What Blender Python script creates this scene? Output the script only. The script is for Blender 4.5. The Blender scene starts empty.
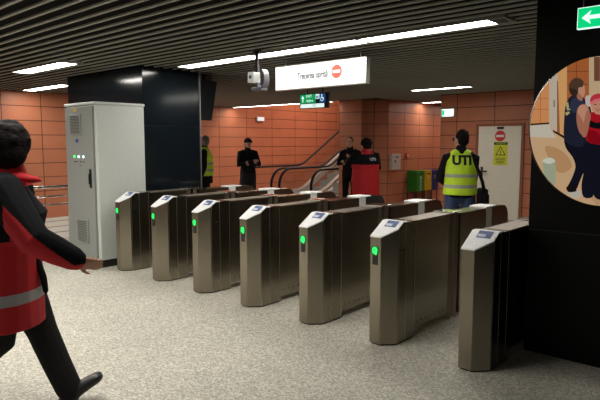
import bpy, bmesh, math, random
from mathutils import Vector, Matrix
from mathutils.bvhtree import BVHTree
C = bpy.context.scene.collection
sc = bpy.context.scene
PI = math.pi
rnd = random.Random(7)

# ------------------------------------------------------------------ camera
cd = bpy.data.cameras.new('camera'); cam = bpy.data.objects.new('camera', cd); C.objects.link(cam)
cam.location = (0, 0, 1.65)
cam.rotation_euler = (math.radians(90-5.83), 0, math.radians(42.5))
cd.sensor_width = 36; cd.lens = 568/600*36; cd.clip_start = .05
sc.camera = cam
# ------------------------------------------------------------------ world, unseen and added lights, exposure
w = bpy.data.worlds.new('world'); sc.world = w; w.use_nodes = True
w.node_tree.nodes['Background'].inputs[0].default_value = (.55, .62, .75, 1)
w.node_tree.nodes['Background'].inputs[1].default_value = .015
def area(name, loc, sx, sy, power, col=(1, .96, .88), rot=(0, 0, 0)):
    d = bpy.data.lights.new(name, 'AREA'); d.shape = 'RECTANGLE'; d.size = sx; d.size_y = sy
    d.energy = power; d.color = col
    o = bpy.data.objects.new(name, d); C.objects.link(o); o.location = loc; o.rotation_euler = rot
    return o
area('unseen_hall_lamp', (-5.2, 1.45, 2.66), 5.0, .22, 145)  # unseen light, set near the gates to brighten floor and reader caps
area('unseen_hall_lamp', (-8.0, .2, 2.66), 4.0, .22, 42)
area('unseen_hall_lamp', (-2.0, -1.2, 2.66), 4.5, .22, 22)
area('unseen_hall_lamp', (-11.5, 7.9, 2.66), 1.2, .2, 60)  # added light hidden by the left column, brightens the back wall
area('unseen_hall_lamp', (-3.6, 8.0, 2.66), 2.5, .2, 40)  # added light over the far side of the gates
area('unseen_hall_lamp', (-8.5, -3.2, 2.66), 4.5, .22, 45)
area('shaft_fill', (-11.2, 14.5, 4.7), 2.5, 2.0, 170, (1, .72, .6))  # unseen fill added to lighten the escalator shaft
area('corridor_lamp', (-7.2, 15.2, 2.66), 1.2, .2, 14)
sc.view_settings.view_transform = 'Standard'; sc.view_settings.look = 'None'
sc.view_settings.gamma = 1; sc.view_settings.use_curve_mapping = False
sc.view_settings.exposure = 0.0

# ------------------------------------------------------------------ materials
def mat(name, col, rough=.5, metal=0., emis=None, es=0., coat=0., bump=0., bscale=60., spec=None):
    m = bpy.data.materials.new(name); m.use_nodes = True
    b = m.node_tree.nodes['Principled BSDF']
    b.inputs['Base Color'].default_value = (*col, 1); b.inputs['Roughness'].default_value = rough
    b.inputs['Metallic'].default_value = metal
    if spec is not None: b.inputs['Specular IOR Level'].default_value = spec
    if coat: b.inputs['Coat Weight'].default_value = coat
    if emis: b.inputs['Emission Color'].default_value = (*emis, 1); b.inputs['Emission Strength'].default_value = es
    nt = m.node_tree; N = nt.nodes; L = nt.links
    tc = N.new('ShaderNodeTexCoord'); nz = N.new('ShaderNodeTexNoise'); nz.inputs['Scale'].default_value = bscale
    L.new(tc.outputs['Object'], nz.inputs['Vector'])
    if bump:
        bp = N.new('ShaderNodeBump'); bp.inputs['Strength'].default_value = bump; bp.inputs['Distance'].default_value = .01
        L.new(nz.outputs['Fac'], bp.inputs['Height']); L.new(bp.outputs['Normal'], b.inputs['Normal'])
    # slight colour variation so no surface is perfectly flat
    if not emis:
        mx = N.new('ShaderNodeMix'); mx.data_type = 'RGBA'
        mx.inputs[6].default_value = (*[c*.85 for c in col], 1); mx.inputs[7].default_value = (*[min(1, c*1.15) for c in col], 1)
        L.new(nz.outputs['Fac'], mx.inputs[0]); L.new(mx.outputs[2], b.inputs['Base Color'])
    return m

def mat_steel(name, col, rough=.34):
    m = bpy.data.materials.new(name); m.use_nodes = True
    nt = m.node_tree; N = nt.nodes; L = nt.links; b = N['Principled BSDF']
    b.inputs['Metallic'].default_value = 1; b.inputs['Roughness'].default_value = rough
    tc = N.new('ShaderNodeTexCoord'); mp = N.new('ShaderNodeMapping'); mp.inputs['Scale'].default_value = (220, 220, 3)
    nz = N.new('ShaderNodeTexNoise'); nz.inputs['Scale'].default_value = 1.0; nz.inputs['Detail'].default_value = 2
    L.new(tc.outputs['Object'], mp.inputs['Vector']); L.new(mp.outputs['Vector'], nz.inputs['Vector'])
    mx = N.new('ShaderNodeMix'); mx.data_type = 'RGBA'
    mx.inputs[6].default_value = (*[c*.8 for c in col], 1); mx.inputs[7].default_value = (*[c*1.2 for c in col], 1)
    L.new(nz.outputs['Fac'], mx.inputs[0]); L.new(mx.outputs[2], b.inputs['Base Color'])
    bp = N.new('ShaderNodeBump'); bp.inputs['Strength'].default_value = .08; bp.inputs['Distance'].default_value = .002
    L.new(nz.outputs['Fac'], bp.inputs['Height']); L.new(bp.outputs['Normal'], b.inputs['Normal'])
    return m

def mat_floor():
    m = bpy.data.materials.new('floor_terrazzo'); m.use_nodes = True
    nt = m.node_tree; N = nt.nodes; L = nt.links; b = N['Principled BSDF']
    tc = N.new('ShaderNodeTexCoord')
    v = N.new('ShaderNodeTexVoronoi'); v.inputs['Scale'].default_value = 80
    n1 = N.new('ShaderNodeTexNoise'); n1.inputs['Scale'].default_value = 110; n1.inputs['Detail'].default_value = 3
    n2 = N.new('ShaderNodeTexNoise'); n2.inputs['Scale'].default_value = 1.3; n2.inputs['Detail'].default_value = 4
    for q in (v, n1, n2): L.new(tc.outputs['Object'], q.inputs['Vector'])
    cr = N.new('ShaderNodeValToRGB'); e = cr.color_ramp.elements
    e[0].position = .0; e[0].color = (.14, .13, .11, 1); e[1].position = 1; e[1].color = (.74, .71, .61, 1)
    k = cr.color_ramp.elements.new(.35); k.color = (.36, .345, .295, 1)
    k = cr.color_ramp.elements.new(.6); k.color = (.46, .44, .375, 1)
    sp = N.new('ShaderNodeSeparateColor'); L.new(v.outputs['Color'], sp.inputs[0])
    ad = N.new('ShaderNodeMath'); ad.operation = 'MULTIPLY_ADD'; ad.inputs[1].default_value = .62; ad.inputs[2].default_value = .0
    L.new(sp.outputs[0], ad.inputs[0])
    a2 = N.new('ShaderNodeMath'); a2.operation = 'MULTIPLY_ADD'; a2.inputs[1].default_value = .5
    L.new(n1.outputs['Fac'], a2.inputs[0]); L.new(ad.outputs[0], a2.inputs[2]); L.new(a2.outputs[0], cr.inputs[0])
    mx = N.new('ShaderNodeMix'); mx.data_type = 'RGBA'; mx.blend_type = 'MULTIPLY'; mx.inputs[0].default_value = 1
    r2 = N.new('ShaderNodeMapRange'); r2.inputs[3].default_value = .82; r2.inputs[4].default_value = 1.15
    L.new(n2.outputs['Fac'], r2.inputs[0]); L.new(cr.outputs[0], mx.inputs[6]); L.new(r2.outputs[0], mx.inputs[7])
    L.new(mx.outputs[2], b.inputs['Base Color']); b.inputs['Roughness'].default_value = .62
    b.inputs['Specular IOR Level'].default_value = .3
    return m

def mat_tile(name, axis, off, pitch=.8, row=.3, col=(.52, .185, .098)):
    """orange wall cladding: thin dark joints every pitch along the wall and every row in height"""
    m = bpy.data.materials.new(name); m.use_nodes = True
    nt = m.node_tree; N = nt.nodes; L = nt.links; b = N['Principled BSDF']
    tc = N.new('ShaderNodeTexCoord'); sx = N.new('ShaderNodeSeparateXYZ'); L.new(tc.outputs['Object'], sx.inputs[0])
    def mth(op, a, bb=None):
        n = N.new('ShaderNodeMath'); n.operation = op
        for i, q in enumerate((a, bb)):
            if q is None: continue
            if isinstance(q, (int, float)): n.inputs[i].default_value = q
            else: L.new(q, n.inputs[i])
        return n.outputs[0]
    def line(c, o, p, wd):
        t = mth('PINGPONG', mth('SUBTRACT', c, o-50*p), p/2)
        return mth('LESS_THAN', t, wd)
    u = line(sx.outputs[axis], off, pitch, .008); z = line(sx.outputs[2], .0, row, .0075)
    j = mth('MAXIMUM', u, z)
    fx = mth('FLOOR', mth('DIVIDE', mth('SUBTRACT', sx.outputs[axis], off), pitch)); fz = mth('FLOOR', mth('DIVIDE', sx.outputs[2], row))
    cv = N.new('ShaderNodeCombineXYZ'); L.new(fx, cv.inputs[0]); L.new(fz, cv.inputs[1])
    wn = N.new('ShaderNodeTexWhiteNoise'); wn.noise_dimensions = '2D'; L.new(cv.outputs[0], wn.inputs['Vector'])
    nz = N.new('ShaderNodeTexNoise'); nz.inputs['Scale'].default_value = 2.2; nz.inputs['Detail'].default_value = 5
    L.new(tc.outputs['Object'], nz.inputs['Vector'])
    f = mth('ADD', mth('MULTIPLY', wn.outputs['Value'], .07), mth('MULTIPLY', nz.outputs['Fac'], .30))
    f = mth('ADD', f, .82)
    mx = N.new('ShaderNodeMix'); mx.data_type = 'RGBA'; mx.blend_type = 'MULTIPLY'; mx.inputs[0].default_value = 1
    mx.inputs[6].default_value = (*col, 1); L.new(f, mx.inputs[7])
    m2 = N.new('ShaderNodeMix'); m2.data_type = 'RGBA'; L.new(j, m2.inputs[0]); L.new(mx.outputs[2], m2.inputs[6])
    m2.inputs[7].default_value = (.07, .022, .012, 1)
    L.new(m2.outputs[2], b.inputs['Base Color']); b.inputs['Roughness'].default_value = .42
    b.inputs['Specular IOR Level'].default_value = .35
    bp = N.new('ShaderNodeBump'); bp.inputs['Strength'].default_value = .5; bp.inputs['Distance'].default_value = .004; bp.invert = True
    L.new(j, bp.inputs['Height']); L.new(bp.outputs['Normal'], b.inputs['Normal'])
    return m

M = dict(
    floor=mat_floor(),
    tileY=mat_tile('orange_tile_side', 1, 4.49), tileY2=mat_tile('orange_tile_escalator', 1, 11.07, 1.12),
    tileX=mat_tile('orange_tile_front', 0, -6.01, .86), tileD=mat_tile('orange_tile_pillar', 0, -9.27, .9),
    tileC=mat_tile('orange_tile_corridor', 1, 12.05, .75),
    slat=mat('slat_grey', (.34, .335, .29), .6), ceil=mat('ceiling_dark', (.006, .006, .006), .9, spec=.05),
    steel=mat_steel('brushed_steel', (.29, .26, .205), .24), steel_top=mat_steel('steel_top', (.32, .27, .22), .4),
    chrome=mat('chrome', (.7, .69, .66), .18, 1), alu=mat('aluminium', (.62, .62, .6), .35, 1),
    white=mat('white_cap', (.93, .93, .95), .4), reader=mat('reader_blue', (.10, .14, .32), .25), readerw=mat('reader_light', (.55, .6, .72), .3),
    black=mat('black_plastic', (.012, .012, .013), .35), rubber=mat('rubber', (.008, .008, .008), .5, spec=.15),
    lacquer=mat('black_glass_panel', (.006, .010, .014), .13, 0), dark_lacquer=mat('dark_panel', (.0045, .0048, .0045), .4, spec=.12),
    green=mat('green_led', (0, .3, .02), .4, emis=(.02, 1, .12), es=2.2), ledhalo=mat('led_lens', (.0, .12, .02), .3, emis=(0, .6, .06), es=.14),
    cab=mat('cabinet_door_shaded', (.27, .285, .27), .42), cab2=mat('cabinet_side', (.55, .58, .55), .45), cabd=mat('cabinet_vent', (.08, .085, .08), .5),  # cabinet door colour darkened for the shade on its front face
    rearp_lit=mat('rear_plate_lit', (.75, .75, .72), .4), lamp=mat('lamp_diffuser', (.9, .9, .9), .5, emis=(1, .96, .88), es=24.0), lamph=mat('lamp_housing', (.35, .34, .31), .4, .6),  # rear plate colour paled to imitate the light it catches
    signw=mat('sign_face', (.5, .5, .5), .4, emis=(.93, .97, 1), es=.62), signf=mat('sign_frame', (.55, .55, .53), .35, .8),
    ink=mat('sign_ink', (.02, .02, .03), .5, spec=.1), red=mat('sign_red', (.75, .05, .03), .45, emis=(.9, .08, .03), es=.45), redp=mat('poster_red', (.62, .03, .03), .5),
    gsign=mat('green_sign', (0, .25, .08), .4, emis=(0, .42, .13), es=.7), bsign=mat('blue_sign', (.01, .06, .2), .4, emis=(.01, .09, .3), es=.6),
    wsign=mat('sign_white', (.8, .9, .9), .4, emis=(.75, .95, .9), es=1.0), exitg=mat('exit_green', (0, .35, .12), .4, emis=(.0, .62, .2), es=1.0),
    exitw=mat('exit_white', (.8, .9, .85), .4, emis=(.75, 1, .9), es=1.1), exits=mat('exit_small', (.8, .9, .85), .4, emis=(.62, 1, .9), es=2.2),
    door=mat('door_paint', (.80, .74, .62), .4), doorf=mat('door_frame', (.30, .09, .04), .45),
    yellow=mat('yellow_poster', (.68, .68, .03), .5), ygreen=mat('poster_header', (.02, .08, .03), .5),
    vest=mat('hivis_vest', (.50, .72, .02), .7, bump=.3, bscale=14), vests=mat('reflective_tape', (.32, .34, .28), .45),
    skin=mat('skin', (.48, .25, .17), .55), hair=mat('hair_dark', (.010, .008, .008), .8, spec=.08, bump=.8, bscale=60), hairg=mat('hair_grey', (.22, .21, .2), .7, spec=.08, bump=.8, bscale=60),
    cloth=mat('black_cloth', (.008, .008, .010), .8, spec=.08, bump=.5, bscale=12), grey=mat('charcoal_cloth', (.024, .023, .024), .85, spec=.08, bump=.5, bscale=12),
    redj=mat('red_jacket', (.46, .005, .011), .75, bump=.6, bscale=9), jeans=mat('jeans', (.025, .05, .11), .8, bump=.5, bscale=20),
    shoe=mat('shoe', (.012, .012, .012), .45), mark=mat('white_print', (.75, .75, .72), .6), tape=mat('grey_tape', (.33, .33, .34), .4), eye=mat('eye_dark', (.02, .015, .015), .3), lip=mat('lip', (.28, .1, .08), .5),
    bgreen=mat('bin_green', (.01, .12, .015), .4), bgreen2=mat('bin_bright_green', (.02, .24, .02), .4), byellow=mat('bin_yellow', (.62, .42, .01), .4), bblue=mat('bin_blue', (.03, .035, .2), .4),
    box=mat('box_white', (.55, .53, .48), .45), step=mat('step_metal', (.36, .37, .35), .5, .1), skirt=mat('skirt_metal', (.62, .62, .58), .4, .2), comb=mat('comb_yellow', (.5, .4, .05), .5),
    plank=mat('pale_stone', (.58, .56, .50), .6), joint=mat('dark_joint', (.08, .08, .07), .7),
    blue=mat('blue_sticker', (.02, .05, .3), .4), whiteled=mat('white_led', (.5, .8, .9), .4, emis=(.6, .95, 1), es=2), orange=mat('orange_sticker', (.6, .35, .02), .5),
    camw_glow=mat('camera_white_glow', (.8, .8, .78), .35, emis=(1, 1, 1), es=.15), camg=mat('bracket_grey', (.13, .135, .16), .4),  # camera box gets a faint added glow, it is no lamp
)
def mat_glass():
    m = bpy.data.materials.new('balustrade_glass'); m.use_nodes = True
    N = m.node_tree.nodes; L = m.node_tree.links; N.clear()
    o = N.new('ShaderNodeOutputMaterial'); mx = N.new('ShaderNodeMixShader'); t = N.new('ShaderNodeBsdfTransparent'); g = N.new('ShaderNodeBsdfGlossy')
    fr = N.new('ShaderNodeLayerWeight'); fr.inputs[0].default_value = .2
    fm = N.new('ShaderNodeMath'); fm.operation = 'MULTIPLY_ADD'; fm.inputs[1].default_value = .25; fm.inputs[2].default_value = .04
    L.new(fr.outputs['Facing'], fm.inputs[0])
    t.inputs[0].default_value = (.93, .94, .93, 1); g.inputs['Roughness'].default_value = .06
    L.new(fm.outputs[0], mx.inputs[0]); L.new(t.outputs[0], mx.inputs[1]); L.new(g.outputs[0], mx.inputs[2]); L.new(mx.outputs[0], o.inputs[0])
    return m
M['glass'] = mat_glass()

# ------------------------------------------------------------------ mesh helpers
def link(name, bm, m, parent=None, smooth=False, loc=None):
    me = bpy.data.meshes.new(name)
    bmesh.ops.recalc_face_normals(bm, faces=bm.faces[:])
    bm.to_mesh(me); bm.free()
    for q in (m if isinstance(m, (list, tuple)) else [m]): me.materials.append(q if not isinstance(q, str) else M[q])
    if smooth:
        for p in me.polygons: p.use_smooth = True
    o = bpy.data.objects.new(name, me); C.objects.link(o)
    if parent: o.parent = parent
    if loc: o.location = loc
    return o
def thing(name, label, cat, loc=(0, 0, 0), rz=0, group=None):
    o = bpy.data.objects.new(name, None); o.empty_display_size = .1; C.objects.link(o)
    o.location = loc; o.rotation_euler = (0, 0, rz); o['label'] = label; o['category'] = cat
    if group: o['group'] = group
    return o
def tag(o, label, cat, group=None):
    o['label'] = label; o['category'] = cat
    if group: o['group'] = group
    return o
def box(bm, x0, x1, y0, y1, z0, z1, mi=0, bev=0):
    v = [bm.verts.new(p) for p in ((x0,y0,z0),(x1,y0,z0),(x1,y1,z0),(x0,y1,z0),(x0,y0,z1),(x1,y0,z1),(x1,y1,z1),(x0,y1,z1))]
    fs = [bm.faces.new([v[i] for i in q]) for q in ((0,3,2,1),(4,5,6,7),(0,1,5,4),(1,2,6,5),(2,3,7,6),(3,0,4,7))]
    for f in fs: f.material_index = mi
    if bev:
        ed = list({e for f in fs for e in f.edges})
        bmesh.ops.bevel(bm, geom=ed, offset=bev, segments=2, affect='EDGES', profile=.5)
    return fs
def B(*a, mi=0, bev=0):
    bm = bmesh.new(); box(bm, *a, mi=mi, bev=bev); return bm
def prism(bm, poly, z0, z1, mi=0, ztop=None):
    """vertical prism over an xy outline; ztop(x, y) may slope the top"""
    n = len(poly)
    a = [bm.verts.new((x, y, z0)) for x, y in poly]
    b = [bm.verts.new((x, y, ztop(x, y) if ztop else z1)) for x, y in poly]
    fs = [bm.faces.new(a[::-1]), bm.faces.new(b)] + [bm.faces.new((a[i], a[(i+1) % n], b[(i+1) % n], b[i])) for i in range(n)]
    for f in fs: f.material_index = mi
    return fs
def cyl(bm, p0, p1, r, seg=16, mi=0, r1=None, cap=True):
    p0, p1 = Vector(p0), Vector(p1); d = p1-p0
    q = Vector((0, 0, 1)).rotation_difference(d)
    res = bmesh.ops.create_cone(bm, cap_ends=cap, segments=seg, radius1=r, radius2=r if r1 is None else r1, depth=d.length)
    bmesh.ops.transform(bm, verts=res['verts'], matrix=Matrix.Translation((p0+p1)/2) @ q.to_matrix().to_4x4())
    for v in res['verts']:
        for f in v.link_faces: f.material_index = mi
def sphere(bm, c, r, seg=16, rot=None):
    res = bmesh.ops.create_uvsphere(bm, u_segments=seg, v_segments=max(6, seg*3//4), radius=1)
    mt = Matrix.Translation(c)
    if rot is not None: mt = mt @ rot
    mt = mt @ Matrix.Diagonal((*(r if isinstance(r, (tuple, list)) else (r, r, r)), 1))
    bmesh.ops.transform(bm, verts=res['verts'], matrix=mt)
def sweep(bm, pts, prof, up=Vector((1, 0, 0))):
    """sweep a closed profile [(a, b)] along pts; a along `up` (constant side), b normal to path"""
    pts = [Vector(p) for p in pts]; rings = []
    for i, p in enumerate(pts):
        t = (pts[min(i+1, len(pts)-1)]-pts[max(i-1, 0)]).normalized()
        s = (up-t*up.dot(t)).normalized(); n = t.cross(s)
        rings.append([bm.verts.new(p+s*a+n*b) for a, b in prof])
    k = len(prof)
    for r0, r1 in zip(rings, rings[1:]):
        for i in range(k): bm.faces.new((r0[i], r0[(i+1) % k], r1[(i+1) % k], r1[i]))
    bm.faces.new(rings[0][::-1]); bm.faces.new(rings[-1])
def circ(r, n=10, s=1): return [(r*math.cos(2*PI*i/n), s*r*math.sin(2*PI*i/n)) for i in range(n)]
def struct(name, bm, m, **k):
    o = link(name, bm, m, **k); o['kind'] = 'structure'; return o
def copy_tree(o, parent=None):
    c = o.copy(); C.objects.link(c)
    if parent: c.parent = parent
    for ch in [q for q in bpy.data.objects if q.parent == o]: copy_tree(ch, c)
    return c
def text_bm(body, size, depth=.001, font_align='CENTER', sx=1.0, bold=0.):
    cu = bpy.data.curves.new('t', 'FONT'); cu.body = body; cu.size = size; cu.extrude = depth; cu.offset = bold
    cu.align_x = font_align; cu.align_y = 'CENTER'; cu.resolution_u = 3
    o = bpy.data.objects.new('t', cu); C.objects.link(o)
    bpy.context.view_layer.update()
    me = bpy.data.meshes.new_from_object(o.evaluated_get(bpy.context.evaluated_depsgraph_get()))
    bm = bmesh.new(); bm.from_mesh(me)
    bpy.data.objects.remove(o); bpy.data.curves.remove(cu); bpy.data.meshes.remove(me)
    for v in bm.verts: v.co.x *= sx
    return bm
def face_front(bm, loc, rx=PI/2, rz=0.):
    """turn an xy drawing (text) upright, facing -Y (rz = 0) or +X (rz = 90 deg)"""
    bmesh.ops.transform(bm, verts=bm.verts[:], matrix=Matrix.Translation(loc) @ Matrix.Rotation(rz, 4, 'Z') @ Matrix.Rotation(rx, 4, 'X'))
    return bm

# ------------------------------------------------------------------ the setting
CH = 2.70
struct('floor', B(-16, 6, -7, 22, -.12, 0), 'floor')
def wall(name, m, x0, x1, y0, y1, z1=CH+.25): return struct(name, B(x0, x1, y0, y1, 0, z1), m)
wall('wall_left', 'tileY', -12.55, -12.33, -7, 7.3)
wall('wall_left_return', 'tileX', -13.7, -12.33, 7.3, 7.5)
wall('wall_escalator', 'tileY2', -13.67, -13.45, 7.5, 22, 5.2)
bm = bmesh.new(); prism(bm, [(-9.27, 11.62), (-8.56, 11.62), (-8.56, 11.80), (-8.06, 12.05), (-8.06, 13), (-9.27, 13)], 0, CH+.2)
struct('wall_back_pillar', bm, 'tileD')
struct('wall_corridor', B(-9.27, -8.05, 12.052, 20, 0, 5.2), 'tileC')
wall('wall_back', 'tileX', -6.41, 4.5, 11.7, 11.95)
wall('wall_corridor_right', 'tileC', -6.41, -6.2, 11.95, 20)
wall('wall_corridor_end', 'tileX', -8.05, -6.2, 18.0, 18.2)
struct('wall_shaft_end', B(-13.45, -9.27, 21, 21.2, 0, 5.2), 'tileX')
# ceiling: dark backing with shallow light slats running across
bm = bmesh.new()
box(bm, -16, 6, -7, 11.62, CH+.014, CH+.25, mi=0); box(bm, -9.27, 6, 11.62, 20, CH+.014, CH+.25, mi=0)
y = -6.9
PITCH = .158
LAMPY = [(3.44, 3.64), (4.72, 4.93), (10.08, 10.28), (13.45, 13.65)]
while y < 20:
    x0 = -13.45 if y > 7.4 else -12.33
    if y > 11.5: x0 = -8.04
    x1 = 6
    box(bm, x0, x1, y, y+.030, CH, CH+.014, mi=1)
    y += PITCH
struct('ceiling', bm, ['ceil', 'slat'])
struct('ceiling_shaft', B(-13.45, -9.27, 11.62, 21, 5.1, 5.2), 'ceil')
struct('wall_shaft_header', B(-13.45, -9.27, 11.60, 11.66, CH+.25, 5.1), 'tileX')
# glossy black columns, panel joints as thin recesses
def panels(name, x0, x1, y0, y1, rows, m, strip=True):
    bm = bmesh.new(); box(bm, x0+.012, x1-.012, y0+.012, y1-.012, 0, CH+.06, mi=1)
    for a, b in zip(rows, rows[1:]):
        # cladding on the front and right faces, split at the corners
        n = max(1, round((x1-x0)/1.15))
        for i in range(n):
            u0 = x0+(x1-x0)*i/n; u1 = x0+(x1-x0)*(i+1)/n
            box(bm, u0+.004, u1-.004, y0, y0+.02, a+.006, b-.006)
        box(bm, x1-.02, x1, y0+.004, y1-.004, a+.006, b-.006); box(bm, x0, x0+.02, y0+.004, y1-.004, a+.006, b-.006)
        box(bm, x0+.004, x1-.004, y1-.02, y1, a+.006, b-.006)
    return struct(name, bm, [m, 'black'])
panels('wall_column_left', -9.29, -7.05, 4.44, 5.42, (0.0, .95, 1.88, CH+.06), 'lacquer')
panels('wall_column_right', -1.652, 2.9, 4.44, 5.6, (0.0, .98, CH+.06), 'dark_lacquer')
struct('trim_column_edge', B(-7.052, -7.035, 5.42, 5.437, 0, CH), 'alu')
# pale floor band with dark drain joints along the left wall
bm = bmesh.new(); box(bm, -12.33, -9.6, -6, 7.3, .0005, .004)
for x in (-11.72, -10.95, -10.25): box(bm, x-.03, x+.03, -6, 7.3, .001, .006, mi=1)
struct('trim_floor_band', bm, ['plank', 'joint'])

# door in the back wall
bm = bmesh.new()
box(bm, -5.54, -5.48, 11.665, 11.7, 0, 2.04); box(bm, -4.55, -4.50, 11.665, 11.7, 0, 2.04); box(bm, -5.48, -4.55, 11.665, 11.7, 1.985, 2.04)
dfr = struct('trim_door_frame', bm, 'doorf')
door = struct('door_1', B(-5.475, -4.555, 11.66, 11.70, .01, 1.98, bev=.004), 'door')
bm = bmesh.new(); box(bm, -5.40, -5.35, 11.64, 11.66, .90, 1.12, bev=.006); cyl(bm, (-5.375, 11.645, 1.03), (-5.375, 11.60, 1.03), .014); cyl(bm, (-5.385, 11.60, 1.03), (-5.24, 11.60, 1.03), .017)
link('door_handle', bm, 'black', door)
bm = bmesh.new(); box(bm, -5.06, -4.92, 11.63, 11.66, 1.92, 1.965, bev=.005)
link('door_closer', bm, 'black', door)

# ------------------------------------------------------------------ ceiling lights
def ceiling_light(x0, x1, yc, wd, label, grp, louvre=False):
    t = thing('ceiling_light', label, 'ceiling light', ((x0+x1)/2, yc, CH-.005), 0, grp)
    h = (x1-x0)/2; L = .16 if louvre else .015
    bm = bmesh.new()
    box(bm, -h, h, -wd/2-.012, -wd/2, -.012, .05); box(bm, -h, h, wd/2, wd/2+.012, -.012, .05); box(bm, -h, -h+.012, -wd/2, wd/2, -.012, .05); box(bm, h-.012, h, -wd/2, wd/2, -.012, .05)
    box(bm, -h, h, -wd/2, wd/2, .045, .06)
    link('housing', bm, 'lamph', t)
    link('diffuser', B(-h+.012, h-L, -wd/2, wd/2, -.006, .02), 'lamp', t)
    if louvre:
        bm = bmesh.new(); box(bm, h-L, h-.012, -wd/2, wd/2, .02, .025)
        for i in range(6): box(bm, h-L+i*.026, h-L+i*.026+.006, -wd/2, wd/2, -.01, .02)
        link('end_louvre', bm, 'lamph', t)
    return t
G = 'lamps of the long line across the ceiling'
ceiling_light(-3.56, -2.03, 4.86, .22, 'long white ceiling light with an open end grille, nearest the right black column', G, True)
ceiling_light(-5.11, -3.58, 4.86, .22, 'long white ceiling light above the lit rectangular sign, middle of its line', G)
ceiling_light(-6.66, -5.13, 4.86, .22, 'long white ceiling light next to the left black column', G)
ceiling_light(-12.0, -10.3, 4.90, .22, 'white ceiling light near the left orange wall, farther one of two beside the column', G)
ceiling_light(-9.0, -7.28, 3.58, .24, 'white ceiling light above the grey cabinet, nearer one at the left', 'lamps at the left', True)
ceiling_light(-6.24, -4.96, 10.18, .16, 'short thin ceiling light in front of the door wall', 'far lamps')
ceiling_light(-7.98, -6.7, 13.55, .16, 'thin ceiling light in the far corridor by the bins', 'far lamps')
ceiling_light(-13.3, -9.4, 11.5, .12, 'thin ceiling light along the ceiling edge above the escalators', 'far lamps')

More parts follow.
